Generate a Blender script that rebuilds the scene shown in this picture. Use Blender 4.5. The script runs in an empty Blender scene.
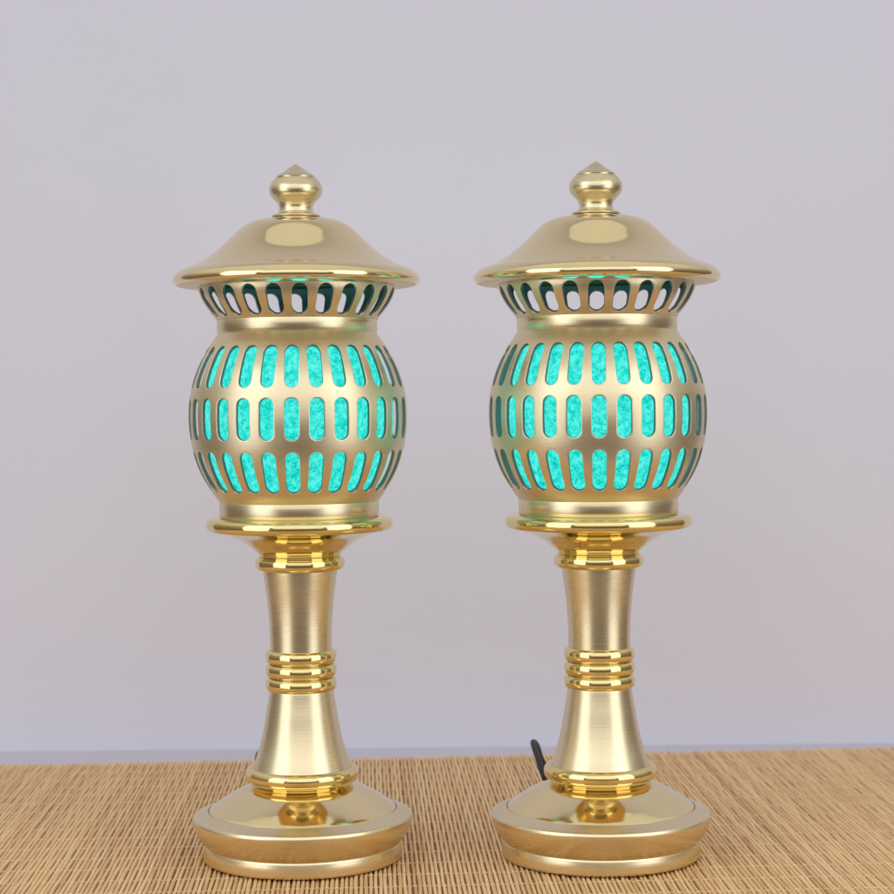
import bpy, bmesh, math, random
from mathutils import Matrix, Vector
random.seed(7)
S = 0.00043            # metres per photo pixel at the lamps' distance
D = 1930 * S           # camera to lamp axes
H = 455 * S            # camera height over the mat
BASE = 855.0           # photo row of the lamp's foot
PI = math.pi
sc = bpy.context.scene
C = sc.collection

# ---------------------------------------------------------------- helpers
def link(o, parent=None):
    C.objects.link(o)
    if parent: o.parent = parent
    return o

def mesh_obj(name, verts, faces, mat, parent=None, smooth=True, sharp=38):
    me = bpy.data.meshes.new(name)
    me.from_pydata(verts, [], faces)
    me.validate()
    bm = bmesh.new(); bm.from_mesh(me)
    bmesh.ops.recalc_face_normals(bm, faces=bm.faces)
    bm.to_mesh(me); bm.free()
    if smooth:
        me.polygons.foreach_set('use_smooth', [True] * len(me.polygons))
        if sharp: me.set_sharp_from_angle(angle=math.radians(sharp))
    me.materials.append(mat)
    return link(bpy.data.objects.new(name, me), parent)

def zz(y): return (BASE - y) * S

def smooth_profile(pts, n=5):
    """Catmull-Rom through (r, row) points; None in the list breaks the curve into a hard corner."""
    runs, cur = [], []
    for p in pts:
        if p is None:
            runs.append(cur); cur = [cur[-1]]
        else: cur.append(p)
    runs.append(cur)
    out = []
    for run in runs:
        if len(run) < 2: continue
        if len(run) == 2:
            seg = [run[0], run[1]]
        else:
            seg = []
            for i in range(len(run) - 1):
                p0 = run[max(i - 1, 0)]; p1 = run[i]; p2 = run[i + 1]; p3 = run[min(i + 2, len(run) - 1)]
                for k in range(n):
                    t = k / n; t2 = t * t; t3 = t2 * t
                    seg.append(tuple(0.5 * (2 * p1[a] + (p2[a] - p0[a]) * t + (2 * p0[a] - 5 * p1[a] + 4 * p2[a] - p3[a]) * t2
                                            + (3 * p1[a] - p0[a] - 3 * p2[a] + p3[a]) * t3) for a in (0, 1)))
            seg.append(run[-1])
        if out: seg = seg[1:]
        out += seg
    return out

def lathe(name, pts, mat, parent, n=5, seg=144, closed=False, sharp=38):
    pr = smooth_profile(pts, n)
    pr = [(max(r, 0.0), y) for r, y in pr]
    verts, faces, rings = [], [], []
    for r, y in pr:
        if r < 0.02:
            rings.append([len(verts)]); verts.append((0, 0, zz(y)))
        else:
            b = len(verts)
            for k in range(seg):
                a = 2 * PI * k / seg
                verts.append((r * S * math.cos(a), r * S * math.sin(a), zz(y)))
            rings.append(list(range(b, b + seg)))
    m = len(rings)
    for i in range(m if closed else m - 1):
        A, B = rings[i], rings[(i + 1) % m]
        if len(A) == 1 and len(B) == 1: continue
        for k in range(seg):
            k2 = (k + 1) % seg
            if len(A) == 1: faces.append((A[0], B[k], B[k2]))
            elif len(B) == 1: faces.append((A[k], A[k2], B[0]))
            else: faces.append((A[k], A[k2], B[k2], B[k]))
    return mesh_obj(name, verts, faces, mat, parent, sharp=sharp)

def interp(tab, y):
    """smooth interpolation of r over row (tab sorted by row)"""
    n = len(tab)
    if y <= tab[0][0]: return tab[0][1]
    if y >= tab[-1][0]: return tab[-1][1]
    for i in range(n - 1):
        if tab[i][0] <= y <= tab[i + 1][0]:
            y1, r1 = tab[i]; y2, r2 = tab[i + 1]
            y0, r0 = tab[i - 1] if i > 0 else (2 * y1 - y2, 2 * r1 - r2)
            y3, r3 = tab[i + 2] if i + 2 < n else (2 * y2 - y1, 2 * r2 - r1)
            m1 = (r2 - r0) / (y2 - y0); m2 = (r3 - r1) / (y3 - y1)
            h = y2 - y1; t = (y - y1) / h
            return ((2 * t ** 3 - 3 * t * t + 1) * r1 + (t ** 3 - 2 * t * t + t) * h * m1
                    + (-2 * t ** 3 + 3 * t * t) * r2 + (t ** 3 - t * t) * h * m2)

def pierced(name, tab, rows, count, phase, thick, mat, parent, y_top, y_bot, nx=10, ny=8, inner_mat=None):
    """shell of revolution pierced by rows of round-ended slots. rows: (row_top, row_bottom, width_px)"""
    NS = count * nx
    outer = []              # (theta, row, sink)
    faces = []; holes = []
    cache = {}
    def vid(th, y, sink=0.0):
        key = (round((th % (2 * PI)) * 1e5) % round(2 * PI * 1e5), round(y * 1e4), round(sink * 1e3))
        if key in cache: return cache[key]
        cache[key] = len(outer); outer.append((th, y, sink)); return cache[key]
    period = 2 * PI / count
    edges = [y_top]
    for a, b in zip(rows, rows[1:]): edges.append(0.5 * (a[1] + b[0]))
    edges.append(y_bot)
    pad = 2.2
    bands = []
    e_first = rows[0][0] - pad; e_last = rows[-1][1] + pad
    cells = [e_first] + edges[1:-1] + [e_last]
    def band(ya, yb, n):
        for i in range(n):
            y1 = ya + (yb - ya) * i / n; y2 = ya + (yb - ya) * (i + 1) / n
            for k in range(NS):
                t1 = phase - period / 2 + period * k / nx; t2 = t1 + period / nx
                faces.append((vid(t1, y1), vid(t2, y1), vid(t2, y2), vid(t1, y2)))
    if e_first > y_top: band(y_top, e_first, max(1, int((e_first - y_top) / 2)))
    if e_last < y_bot: band(e_last, y_bot, max(1, int((y_bot - e_last) / 2)))
    rr = lambda y: interp(tab, y)
    for ri, (ht, hb, w) in enumerate(rows):
        yt, yb = cells[ri], cells[ri + 1]
        hw = w / 2
        for c in range(count):
            t0 = phase + c * period
            # boundary, clockwise: top edge, right edge, bottom edge, left edge
            R = []; Hh = []
            for i in range(nx):
                f = i / nx
                R.append((t0 - period / 2 + period * f, yt)); a = PI * (1 - f)
                Hh.append((hw * math.cos(a), ht + hw - hw * math.sin(a)))
            for i in range(ny):
                f = i / ny
                R.append((t0 + period / 2, yt + (yb - yt) * f))
                Hh.append((hw, (ht + hw) + (hb - hw - ht - hw) * f))
            for i in range(nx):
                f = i / nx
                R.append((t0 + period / 2 - period * f, yb)); a = PI * f
                Hh.append((hw * math.cos(a), hb - hw + hw * math.sin(a)))
            for i in range(ny):
                f = i / ny
                R.append((t0 - period / 2, yb + (yt - yb) * f))
                Hh.append((-hw, (hb - hw) + (ht + hw - hb + hw) * f))
            M = len(R)
            rings = []
            for t, sink in ((0, .22), (.06, .0), (.2, 0), (.5, 0), (1, 0)):
                ring = []
                for (rt, ry), (hu, hy) in zip(R, Hh):
                    ht_ = t0 + hu / rr(hy)
                    if t == 1: ring.append(vid(rt, ry))
                    else: ring.append(vid(ht_ + (rt - ht_) * t, hy + (ry - hy) * t, sink + 1e-3 * (1 if sink else 0)))
                rings.append(ring)
            holes.append(rings[0])
            for A, B in zip(rings, rings[1:]):
                for i in range(M):
                    j = (i + 1) % M
                    faces.append((A[i], A[j], B[j], B[i]))
    verts = []
    N = len(outer)
    def nrm(y):
        d = (rr(y + .5) - rr(y - .5))
        l = math.hypot(1, d)
        return 1 / l, d / l      # outward normal (radial, row-upwards)
    for th, y, sink in outer:
        nr, nz = nrm(y); r = rr(y) - sink * nr; z = zz(y) + sink * 0 - sink * nz * S
        verts.append((r * S * math.sin(th), -r * S * math.cos(th), z))
    for th, y, sink in outer:
        nr, nz = nrm(y); r = rr(y) - thick * nr; z = zz(y) - thick * nz * S
        verts.append((r * S * math.sin(th), -r * S * math.cos(th), z))
    allf = [f for f in faces] + [tuple(N + i for i in reversed(f)) for f in faces]
    for h in holes:
        for i in range(len(h)):
            j = (i + 1) % len(h)
            allf.append((h[i], h[j], N + h[j], N + h[i]))
    for ye in (y_top, y_bot):
        ids = [vid(phase - period / 2 + period * k / nx, ye) for k in range(NS)]
        for i in range(NS):
            j = (i + 1) % NS
            allf.append((ids[i], ids[j], N + ids[j], N + ids[i]))
    allf = [f for f in allf if len(set(f)) == len(f)]
    o = mesh_obj(name, verts, allf, mat, parent, sharp=42)
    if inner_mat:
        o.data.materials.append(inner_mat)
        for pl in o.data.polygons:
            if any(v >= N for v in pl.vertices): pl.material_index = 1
    return o

# ---------------------------------------------------------------- materials
def new_mat(name):
    m = bpy.data.materials.new(name); m.use_nodes = True
    nt = m.node_tree
    return m, nt, nt.nodes['Principled BSDF']
def N(nt, t, **kw):
    n = nt.nodes.new(t)
    for k, v in kw.items():
        if k in n.inputs.keys(): n.inputs[k].default_value = v
        else: setattr(n, k, v)
    return n

def brass(name, col, rough, aniso=0.0, lines=0.0, var=0.05, stretch=1, colvar=.12):
    m, nt, p = new_mat(name); L = nt.links.new
    p.inputs['Metallic'].default_value = 1
    p.inputs['Anisotropic'].default_value = aniso
    tc = N(nt, 'ShaderNodeTexCoord')
    mp = N(nt, 'ShaderNodeMapping'); L(tc.outputs['Object'], mp.inputs['Vector'])
    mp.inputs['Scale'].default_value = (7, 7, 2600) if stretch else (700, 700, 700)
    nz = N(nt, 'ShaderNodeTexNoise', Scale=1.0, Detail=3.0); L(mp.outputs[0], nz.inputs['Vector'])
    big = N(nt, 'ShaderNodeTexNoise', Scale=45.0, Detail=4.0); L(tc.outputs['Object'], big.inputs['Vector'])
    # tarnish: low contrast patches of colour and gloss
    r1 = N(nt, 'ShaderNodeMapRange'); L(big.outputs[0], r1.inputs[0])
    r1.inputs[3].default_value = max(rough - var, 0.01); r1.inputs[4].default_value = rough + var
    ad = N(nt, 'ShaderNodeMath', operation='MULTIPLY_ADD'); L(nz.outputs[0], ad.inputs[0])
    ad.inputs[1].default_value = lines * .25; L(r1.outputs[0], ad.inputs[2])
    L(ad.outputs[0], p.inputs['Roughness'])
    mx = N(nt, 'ShaderNodeMix', data_type='RGBA')
    mm = N(nt, 'ShaderNodeMix', data_type='FLOAT'); mm.inputs[0].default_value = .5
    L(big.outputs[0], mm.inputs[2]); L(nz.outputs[0], mm.inputs[3]); L(mm.outputs[0], mx.inputs[0])
    mx.inputs[6].default_value = (*[c * (1 - colvar) for c in col], 1)
    mx.inputs[7].default_value = (*[min(c * (1 + colvar * .8), .98) for c in col], 1)
    L(mx.outputs[2], p.inputs['Base Color'])
    if lines:
        bp = N(nt, 'ShaderNodeBump', Strength=lines, Distance=0.00006); L(nz.outputs[0], bp.inputs['Height'])
        L(bp.outputs[0], p.inputs['Normal'])
    if aniso:
        tg = N(nt, 'ShaderNodeTangent', direction_type='RADIAL', axis='Z'); L(tg.outputs[0], p.inputs['Tangent'])
    return m

M_brush = brass('brushed_brass', (.79, .675, .44), .20, aniso=.55, lines=.55, colvar=.07)
M_satin = brass('satin_brass', (.775, .66, .435), .29, aniso=.45, lines=.5, colvar=.06)
M_polish = brass('polished_brass', (.84, .685, .315), .085, var=.035, stretch=0, colvar=.02)
M_mirror = brass('polished_lid_brass', (.85, .70, .40), .09, var=.035, stretch=0, colvar=.02)

M_inside = brass('dark_inner_brass', (.27, .29, .28), .55, lines=.2, colvar=.2)  # darker, greyer brass for inner faces, so slot edges come out dark
# glowing crackled diffuser
M_glow, nt, p = new_mat('glowing_cyan_diffuser'); L = nt.links.new
tc = N(nt, 'ShaderNodeTexCoord')
mp = N(nt, 'ShaderNodeMapping'); mp.inputs['Scale'].default_value = (1, 1, .8); L(tc.outputs['Object'], mp.inputs['Vector'])
wn = N(nt, 'ShaderNodeTexNoise', Scale=240.0, Detail=3.0); L(mp.outputs[0], wn.inputs['Vector'])
wm = N(nt, 'ShaderNodeVectorMath', operation='MULTIPLY_ADD'); L(wn.outputs['Color'], wm.inputs[0])
wm.inputs[1].default_value = (.006, .006, .006); L(mp.outputs[0], wm.inputs[2])
vo = N(nt, 'ShaderNodeTexVoronoi', Scale=760.0, feature='DISTANCE_TO_EDGE'); L(wm.outputs[0], vo.inputs['Vector'])
n2 = N(nt, 'ShaderNodeTexNoise', Scale=420.0, Detail=6.0, Roughness=.7); L(tc.outputs['Object'], n2.inputs['Vector'])
v1 = N(nt, 'ShaderNodeMapRange'); L(vo.outputs['Distance'], v1.inputs[0]); v1.inputs[1].default_value = 0; v1.inputs[2].default_value = .22
v1.inputs[3].default_value = 1; v1.inputs[4].default_value = 0
n3 = N(nt, 'ShaderNodeMapRange'); L(n2.outputs[0], n3.inputs[0]); n3.inputs[1].default_value = .36; n3.inputs[2].default_value = .66
mu = N(nt, 'ShaderNodeMath', operation='MULTIPLY_ADD'); L(v1.outputs[0], mu.inputs[0]); mu.inputs[1].default_value = .35; L(n3.outputs[0], mu.inputs[2])
cr = N(nt, 'ShaderNodeValToRGB'); L(mu.outputs[0], cr.inputs[0])
e = cr.color_ramp.elements
e[0].position = 0; e[0].color = (.0, .47, .40, 1)
e[1].position = 1.0; e[1].color = (.12, .92, .82, 1)
q = cr.color_ramp.elements.new(.45); q.color = (.004, .71, .615, 1)
L(cr.outputs[0], p.inputs['Emission Color']); p.inputs['Emission Strength'].default_value = .97
p.inputs['Base Color'].default_value = (.01, .10, .09, 1); p.inputs['Roughness'].default_value = .35; p.inputs['Specular IOR Level'].default_value = .12

M_gallery_glow, nt, p = new_mat('added_cyan_glow')  # emission of the added disc that lights the gallery from below
p.inputs['Emission Color'].default_value = (.0, .66, .66, 1); p.inputs['Emission Strength'].default_value = 5.0
p.inputs['Base Color'].default_value = (.01, .10, .09, 1)

M_cord, nt, p = new_mat('black_rubber')
p.inputs['Base Color'].default_value = (.004, .004, .005, 1); p.inputs['Roughness'].default_value = .55

# ---------------------------------------------------------------- the lamp
BARREL = [(330, 79.2), (334, 81.8), (341, 86.6), (350, 92.3), (360, 97.4), (370, 101.6), (381, 105), (395, 107.8), (412, 108.8),
          (426, 108.2), (440, 106.3), (450, 104), (460, 101), (472, 95.8), (485, 88.2), (492, 83.6), (498, 79.2)]
GALLERY = [(281, 98.6), (286, 98.2), (291, 96.8), (297, 94.2), (303, 90.6), (309, 86.2), (313, 82.8), (316.4, 80.2)]

def tube(name, pts, rad, mat, parent, seg=12, n=8):
    P = []
    for i in range(len(pts) - 1):
        p0 = pts[max(i - 1, 0)]; p1 = pts[i]; p2 = pts[i + 1]; p3 = pts[min(i + 2, len(pts) - 1)]
        for k in range(n):
            t = k / n
            P.append(Vector([0.5 * (2 * p1[a] + (p2[a] - p0[a]) * t + (2 * p0[a] - 5 * p1[a] + 4 * p2[a] - p3[a]) * t * t
                                    + (3 * p1[a] - p0[a] - 3 * p2[a] + p3[a]) * t ** 3) for a in range(3)]))
    P.append(Vector(pts[-1]))
    verts, faces = [], []
    up = Vector((1, 0, 0))
    for i, q in enumerate(P):
        t = (P[min(i + 1, len(P) - 1)] - P[max(i - 1, 0)]).normalized()
        a = t.cross(up); a = a.normalized() if a.length > 1e-6 else Vector((0, 1, 0)); b = t.cross(a).normalized()
        for k in range(seg):
            w = 2 * PI * k / seg
            verts.append(tuple(q + rad * (math.cos(w) * a + math.sin(w) * b)))
    for i in range(len(P) - 1):
        for k in range(seg):
            k2 = (k + 1) % seg
            faces.append((i * seg + k, i * seg + k2, (i + 1) * seg + k2, (i + 1) * seg + k))
    faces.append(tuple(reversed(range(seg)))); faces.append(tuple(range(len(verts) - seg, len(verts))))
    return mesh_obj(name, verts, faces, mat, parent)

def make_lamp(x, ph_slots, ph_gal, label, cord):
    root = bpy.data.objects.new('altar_lamp', None); link(root)
    root.location = (x * S, 0, 0.0021)
    root['label'] = label; root['category'] = 'lamp'; root['group'] = 'pair of brass altar lamps'
    base = lathe('base', [(0, 855.0), None, (97.5, 855.0), None, (99.0, 854.2), (99.6, 853), None, (99.4, 846), (98.6, 840.6), None, (98.0, 839.4), None, (98.6, 838.4),
                          (102.6, 833.4), (106.3, 827.4), (108.8, 821.0), (109.7, 816.5), (109.7, 813.9), (108.8, 811.8), None, (107.9, 811.2), None,
                          (101, 808.2), (96.5, 806.4), None, (94.8, 805.9), (94.2, 806.6), (94.2, 809), None, (88, 809), None, (0, 809)], M_brush, root)
    lathe('dish', [(93.7, 808.6), None, (93.7, 806.6), (93.2, 805.7), (91.5, 804.2), None, (86, 800.3), (79, 795.6), (70, 790.4), (60, 785.4), (50, 781.6), None, (40, 780)], M_mirror, base)
    col = lathe('column', [(44, 783), None, (49.6, 766), None, (49.2, 764.8), (46.8, 757), (43.6, 747), (40.6, 736), (38.0, 724), (35.6, 710), (33.6, 698), (32.2, 688), None,
                           (30.8, 680), (30.6, 660), None, (30.8, 648), (31.0, 634), (31.6, 618), (33.0, 600), (35.2, 582), (37.2, 567), (37.6, 562), None, (37, 556)], M_brush, root, n=6)
    lathe('foot_ring', [(48.5, 764.8), (51.0, 763.6), (54.2, 764.8), (56.2, 768), (56.6, 772), (55.4, 776), (52, 779.4), None, (49.5, 781.0), None, (48.5, 783.5), None, (46, 786)], M_polish, col)
    for yc in (653.2, 666.9, 680.6):
        lathe('bead_ring', [(30.5, yc - 6.6), (32.8, yc - 6.3), (34.9, yc - 4.0), (35.6, yc), (34.9, yc + 4.0), (32.8, yc + 6.3), (30.5, yc + 6.6)], M_polish, col, n=6)
    lathe('neck_ring', [(37.0, 552.6), (41.2, 552.9), (44.1, 555.4), (45.0, 559.3), (44.2, 563.4), (41.2, 566.2), (37.0, 567)], M_polish, col, n=6)
    tray = lathe('tray', [(37.5, 553.5), None, (40.4, 552.4), None, (41.2, 550.6), (44.2, 547.6), (50, 542.6), (57, 537.6), (66, 533), (76, 529.6), (83, 527.8), None,
                          (87.2, 527.2), (90.6, 526), (92.8, 523.2), (93.4, 520), (92.6, 516.6), (90.2, 514.2), (86.5, 513.2), None, (79, 513.3), None, (0, 513.3)], M_polish, root, n=6)
    rows = [(343.6, 384.6, 13.8), (394.6, 435.4, 14.4), (446.4, 486.6, 13.8)]
    body = pierced('lantern_body', BARREL, rows, 28, ph_slots, 3.4, M_satin, root, 330, 498, ny=10, inner_mat=M_inside)
    lathe('lower_collar', [(75.8, 496.8), None, (79.4, 497.4), None, (79.7, 498.2), None, (79.7, 511.6), None, (79.2, 512.4), None, (78.6, 513.1), None, (75.8, 513.1)], M_brush, body, closed=True)
    lathe('upper_collar', [(75.8, 316.2), None, (79.6, 316.2), None, (79.9, 316.8), None, (79.9, 328.4), None, (79.3, 329.2), None, (79.0, 330.6), None, (75.8, 330.6)], M_brush, body, closed=True)
    # diffuser liner behind the slots
    lin = [(72.5, 328)] + [(interp(BARREL, y) * .872 if y < 470 else interp(BARREL, y) * .88, y) for y in (338, 350, 362, 376, 392, 410, 428, 445, 462, 478, 490)] + [(71, 504)]
    dif = lathe('diffuser', lin + [None, (71, 512), None, (0, 512)], M_glow, root, n=4, seg=96)
    lathe('glow_mask_ring', [(38, 326.0), (56, 326.4), (66, 327.0), (72.3, 328.0)], M_inside, dif, n=3, seg=96)  # unseen dark ring, added to keep the disc's glow off the lid lip
    lathe('gallery_glow_disc', [(0, 325.4), (30, 325.4), (38, 326.0)], M_gallery_glow, dif, n=3, seg=96)  # unseen glowing disc, added to light the gallery's inner walls teal
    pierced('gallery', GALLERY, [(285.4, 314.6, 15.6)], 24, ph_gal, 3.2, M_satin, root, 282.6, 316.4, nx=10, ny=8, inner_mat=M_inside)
    lid = lathe('lid', [(24, 216.2), (31, 216.4), (42, 218.2), (51, 222.2), (58, 227.6), (68, 237.2), (78, 246.4), (87, 253.4), (97, 259.6), (105.5, 264.2), None, (107.4, 265.2), None,
                        (108.4, 264.9), (113, 266.6), (118.6, 269.8), (122.2, 273.8), (123.2, 277.4), (122.0, 280.4), (118, 282.9), (112, 284.0), None, (99.5, 284.2), None,
                        (97, 284.2), None, (97, 280.4), None, (108, 277.5), (100, 268), (86, 259.5), (70, 246.5), (55, 232), (40, 224), (0, 221)], M_mirror, root, n=6)
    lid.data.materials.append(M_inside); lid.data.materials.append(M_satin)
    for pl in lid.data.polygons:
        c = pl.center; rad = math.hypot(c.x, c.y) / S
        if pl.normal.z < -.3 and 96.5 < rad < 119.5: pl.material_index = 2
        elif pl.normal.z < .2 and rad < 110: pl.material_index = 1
    lathe('finial', [(0, 161.2), (1.2, 162.0), (5.0, 164.2), (11.5, 168.9), (16.5, 172.0), (19.6, 174.4), None, (19.4, 175.4), None, (21.8, 177.0), (25.0, 181.2), (26.6, 186.6), (25.8, 191.6), (22.6, 196.2),
                     (18.8, 200), (16.9, 204.6), (17.5, 209.4), (19.6, 211.6), None, (23.4, 212.2), (24.4, 213.4), (23.6, 214.6), None, (21.8, 215.0), None, (21.9, 217.2)], M_brush, lid, n=6)
    tube('power_cord', cord, 3.4 * S, M_cord, root)
    return root

def px(*pts): return [tuple(c * S for c in p) for p in pts]
make_lamp(-148.3, 0.017, 0.104, 'left brass altar lamp of the pair, its black cord barely showing behind the column',
          px((-35, 94, 8), (-50, 120, 32), (-61, 170, 55), (-66, 225, 62), (-63, 270, 54), (-57, 330, 28), (-50, 380, 5), (-45, 440, 4), (-41, 536, 4)))
make_lamp(150.8, -0.063, -0.081, 'right brass altar lamp of the pair, with a black cord standing up beside its column',
          px((-28, 94, 8), (-40, 108, 30), (-50, 135, 52), (-55, 185, 66), (-57, 232, 71), (-51, 275, 60), (-42, 325, 32), (-26, 375, 6), (2, 430, 4), (30, 480, 4), (42, 536, 4)))

# ---------------------------------------------------------------- bamboo mat
M_mat, nt, p = new_mat('bamboo_slats'); L = nt.links.new
tc = N(nt, 'ShaderNodeTexCoord')
at = N(nt, 'ShaderNodeAttribute', attribute_name='slat')
mp = N(nt, 'ShaderNodeMapping'); mp.inputs['Scale'].default_value = (900, 28, 60); L(tc.outputs['Object'], mp.inputs['Vector'])
nz = N(nt, 'ShaderNodeTexNoise', Scale=1.0, Detail=4.0, Roughness=.65); L(mp.outputs[0], nz.inputs['Vector'])
ad = N(nt, 'ShaderNodeMath', operation='MULTIPLY_ADD'); L(nz.outputs[0], ad.inputs[0]); ad.inputs[1].default_value = .9
su = N(nt, 'ShaderNodeMath', operation='SUBTRACT'); L(at.outputs['Fac'], su.inputs[0]); su.inputs[1].default_value = .45
L(su.outputs[0], ad.inputs[2])
cr = N(nt, 'ShaderNodeValToRGB'); L(ad.outputs[0], cr.inputs[0])
e = cr.color_ramp.elements
e[0].position = .0; e[0].color = (.30, .15, .06, 1)
e[1].position = 1; e[1].color = (.94, .75, .46, 1)
q = e.new(.35); q.color = (.70, .43, .20, 1)
q = e.new(.62); q.color = (.88, .61, .32, 1)
L(cr.outputs[0], p.inputs['Base Color']); p.inputs['Roughness'].default_value = .55
bp = N(nt, 'ShaderNodeBump', Strength=.35, Distance=.0002); L(nz.outputs[0], bp.inputs['Height']); L(bp.outputs[0], p.inputs['Normal'])
M_thread, nt, p = new_mat('pale_thread'); p.inputs['Base Color'].default_value = (.85, .70, .48, 1); p.inputs['Roughness'].default_value = .8
M_gap, nt, p = new_mat('dark_gap_brown'); p.inputs['Base Color'].default_value = (.24, .12, .055, 1); p.inputs['Roughness'].default_value = .9

W = 1.98e-3
NSL = 460
X0 = -NSL / 2 * W
Y0, Y1 = -0.24, 0.2355
LEAN = .043
SKEW = .055           # the far edge is not quite square to the view
verts, faces, tint = [], [], []
tw = (.062, -.062)     # neighbours are pinched together and apart by the weave
NB = 96
for i in range(NSL):
    xc = X0 + (i + .5) * W
    w = W * random.uniform(.36, .42); h = random.uniform(.0013, .0017); dx = random.uniform(-.07, .07) * W
    t = min(1, max(0, random.gauss(.54, .085))); ph = random.uniform(0, 6); am = random.uniform(.01, .045) * W
    ye = Y1 + random.uniform(-.0006, .0006)
    b = len(verts)
    for j in range(NB + 1):
        y = Y0 + (ye - Y0) * j / NB
        wob = am * math.sin(ph + y * 38) + tw[i % 2] * math.cos(PI * (y - Y0 - .012) / .0198 + PI / 2) * W
        lift = .00018 * math.sin(ph * 3 + y * 60)
        for (u, v) in ((-1, 0), (-.93, .62), (-.55, .95), (0, 1.05), (.55, .95), (.93, .62), (1, 0)):
            verts.append((xc + dx + wob + u * w - y * LEAN, y + (xc + dx) * SKEW, .0001 + max(0, v * h + (lift if v > .1 else 0)))); tint.append(t)
    for j in range(NB):
        for k in range(6):
            a = b + j * 7 + k
            faces.append((a, a + 1, a + 8, a + 7))
    faces.append(tuple(b + k for k in range(6, -1, -1))); faces.append(tuple(b + NB * 7 + k for k in range(7)))
mat = mesh_obj('bamboo_mat', verts, faces, M_mat, smooth=True, sharp=60)
la = mat.data.attributes.new('slat', 'FLOAT', 'POINT')
la.data.foreach_set('value', tint)
mat['label'] = 'woven mat of thin tan bamboo slats under both lamps'; mat['category'] = 'mat'
xa, xb = X0, -X0
mesh_obj('gap_sheet', [(xa - Y0 * LEAN, Y0 + xa * SKEW, .0005), (xb - Y0 * LEAN, Y0 + xb * SKEW, .0005), (xb - Y1 * LEAN, Y1 - .001 + xb * SKEW, .0005), (xa - Y1 * LEAN, Y1 - .001 + xa * SKEW, .0005)],
         [(0, 1, 2, 3)], M_gap, mat, smooth=False)  # dark sheet added under the slats so the gaps between come out dark
def thread_mesh():
    vs, fs = [], []
    n = NSL * 4
    r = .00017
    for i in range(n + 1):
        s = i / n; x = xa + (xb - xa) * s
        z = .00132 + .00036 * math.cos(PI * (x - xa) / W - PI / 2)
        y = x * SKEW
        for (a, c) in ((-1, 0), (0, 1), (1, 0), (0, -1)):
            vs.append((x, y + a * r * 1.5, z + c * r))
    for i in range(n):
        for k in range(4):
            a = i * 4 + k; b2 = i * 4 + (k + 1) % 4
            fs.append((a, b2, b2 + 4, a + 4))
    return vs, fs
vs, fs = thread_mesh()
t0 = mesh_obj('thread', vs, fs, M_thread, mat)
y = Y0 + .012; first = True
while y < Y1 - .004:
    if first: o = t0; first = False
    else:
        o = t0.copy(); C.objects.link(o); o.parent = mat
    o.location = (W * random.choice((0, 1)) - y * LEAN, y, 0)
    y += .0198

# ---------------------------------------------------------------- paper backdrop sweep
M_back, nt, p = new_mat('pale_lilac_paper'); L = nt.links.new
tc = N(nt, 'ShaderNodeTexCoord'); nz = N(nt, 'ShaderNodeTexNoise', Scale=9.0, Detail=5.0); L(tc.outputs['Object'], nz.inputs['Vector'])
mx = N(nt, 'ShaderNodeMix', data_type='RGBA'); L(nz.outputs[0], mx.inputs[0])
mx.inputs[6].default_value = (.695, .69, .795, 1); mx.inputs[7].default_value = (.725, .71, .82, 1)
L(mx.outputs[2], p.inputs['Base Color']); p.inputs['Roughness'].default_value = .7
n2 = N(nt, 'ShaderNodeTexNoise', Scale=700.0, Detail=3.0); L(tc.outputs['Object'], n2.inputs['Vector'])
bp = N(nt, 'ShaderNodeBump', Strength=.12, Distance=.0003); L(n2.outputs[0], bp.inputs['Height']); L(bp.outputs[0], p.inputs['Normal'])
def sheet(name, mat, vs):
    o = mesh_obj(name, vs, [(0, 1, 2, 3)], mat, smooth=False); o['kind'] = 'structure'
    return o
M_table, nt, p = new_mat('grey_blue_tabletop'); L = nt.links.new
tc = N(nt, 'ShaderNodeTexCoord'); nz = N(nt, 'ShaderNodeTexNoise', Scale=30.0, Detail=5.0); L(tc.outputs['Object'], nz.inputs['Vector'])
mx = N(nt, 'ShaderNodeMix', data_type='RGBA'); L(nz.outputs[0], mx.inputs[0])
mx.inputs[6].default_value = (.60, .57, .655, 1); mx.inputs[7].default_value = (.63, .595, .68, 1)
L(mx.outputs[2], p.inputs['Base Color']); p.inputs['Roughness'].default_value = .75; p.inputs['Specular IOR Level'].default_value = .2
sheet('tabletop', M_table, [(-.5, -.27, -.0006), (.5, -.27, -.0006), (.5, .29, -.0006), (-.5, .29, -.0006)])
sheet('backdrop', M_back, [(-.5, .275, -.02), (.5, .275, -.02), (.5, .275, 1.22), (-.5, .275, 1.22)])

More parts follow.
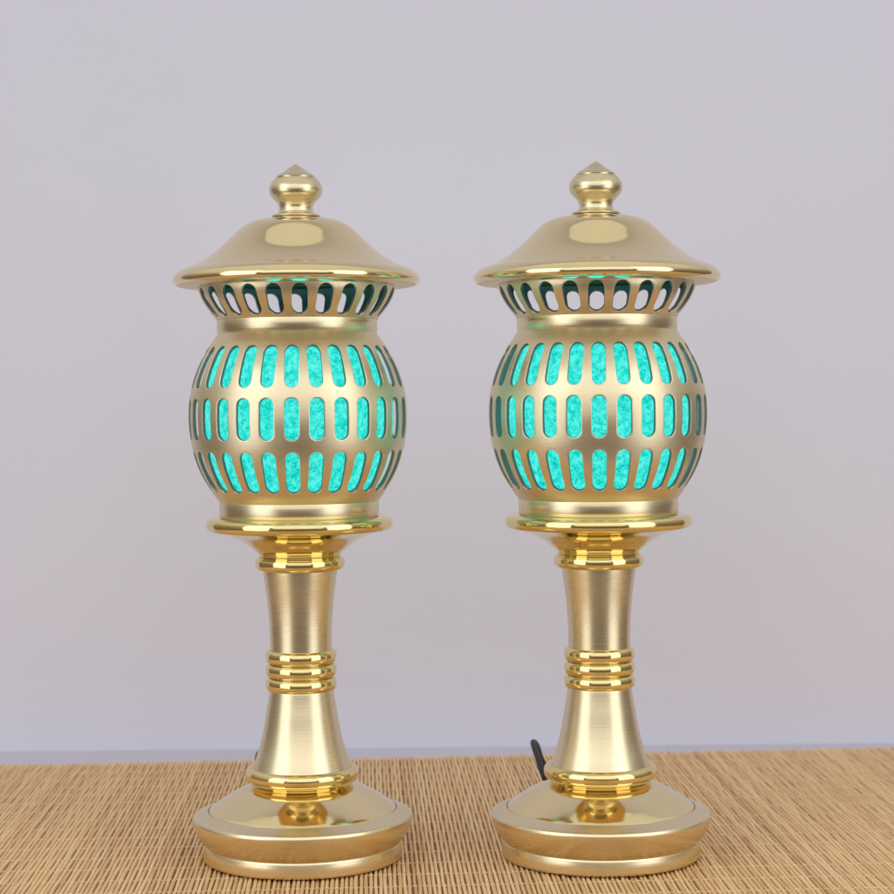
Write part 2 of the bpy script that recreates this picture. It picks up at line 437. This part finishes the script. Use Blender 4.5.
# ---------------------------------------------------------------- light
w = bpy.data.worlds.new('World'); sc.world = w; w.use_nodes = True
nt = w.node_tree; L = nt.links.new; bg = nt.nodes['Background']
tc = N(nt, 'ShaderNodeTexCoord'); sp = N(nt, 'ShaderNodeSeparateXYZ'); L(tc.outputs['Generated'], sp.inputs[0])
cr = N(nt, 'ShaderNodeValToRGB')
mr = N(nt, 'ShaderNodeMapRange'); L(sp.outputs[2], mr.inputs[0]); mr.inputs[1].default_value = -1; mr.inputs[2].default_value = 1
L(mr.outputs[0], cr.inputs[0])
e = cr.color_ramp.elements
e[0].position = .0; e[0].color = (.20, .17, .14, 1)
e[1].position = 1; e[1].color = (1.05, 1.04, .97, 1)
q = e.new(.45); q.color = (.26, .20, .15, 1)
q = e.new(.56); q.color = (.36, .31, .26, 1)
q = e.new(.78); q.color = (.88, .87, .82, 1)
L(cr.outputs[0], bg.inputs[0]); bg.inputs[1].default_value = .72

def area(name, loc, target, sx, sy, power, col=(1, 1, 1), shape='RECTANGLE'):
    ld = bpy.data.lights.new(name, 'AREA'); ld.shape = shape; ld.size = sx; ld.size_y = sy; ld.energy = power; ld.color = col
    o = link(bpy.data.objects.new(name, ld)); o.location = loc
    d = Vector(target) - Vector(loc)
    o.rotation_euler = d.to_track_quat('-Z', 'Y').to_euler()
    return o
area('softbox_light', (-.84, -.66, .33), (0, 0, .12), .66, 1.25, 4.3, (.90, .95, 1))
area('softbox_light', (.84, -.66, .33), (0, 0, .12), .66, 1.25, 4.3, (.90, .95, 1))
area('front_light', (0, -1.04, .585), (0, 0, .16), 1.35, .82, 2.7, (.95, .975, 1))

# ---------------------------------------------------------------- camera
cd = bpy.data.cameras.new('camera'); cam = link(bpy.data.objects.new('camera', cd)); sc.camera = cam
cd.sensor_width = 36; cd.lens = 36 * 1930 / 894; cd.clip_start = .02; cd.clip_end = 50
pitch = math.atan(45.0 / 1930)
cam.matrix_world = Matrix.Translation((0, -D, H + .0021)) @ Matrix.Rotation(PI / 2 - pitch, 4, 'X') @ Matrix.Rotation(math.radians(-.54), 4, 'Z')
cd.dof.use_dof = True; cd.dof.focus_distance = D - .03; cd.dof.aperture_fstop = 18
sc.view_settings.view_transform = 'Standard'; sc.view_settings.look = 'None'
sc.view_settings.exposure = 0; sc.view_settings.gamma = 1
sc.render.resolution_x = 1024; sc.render.resolution_y = 1024
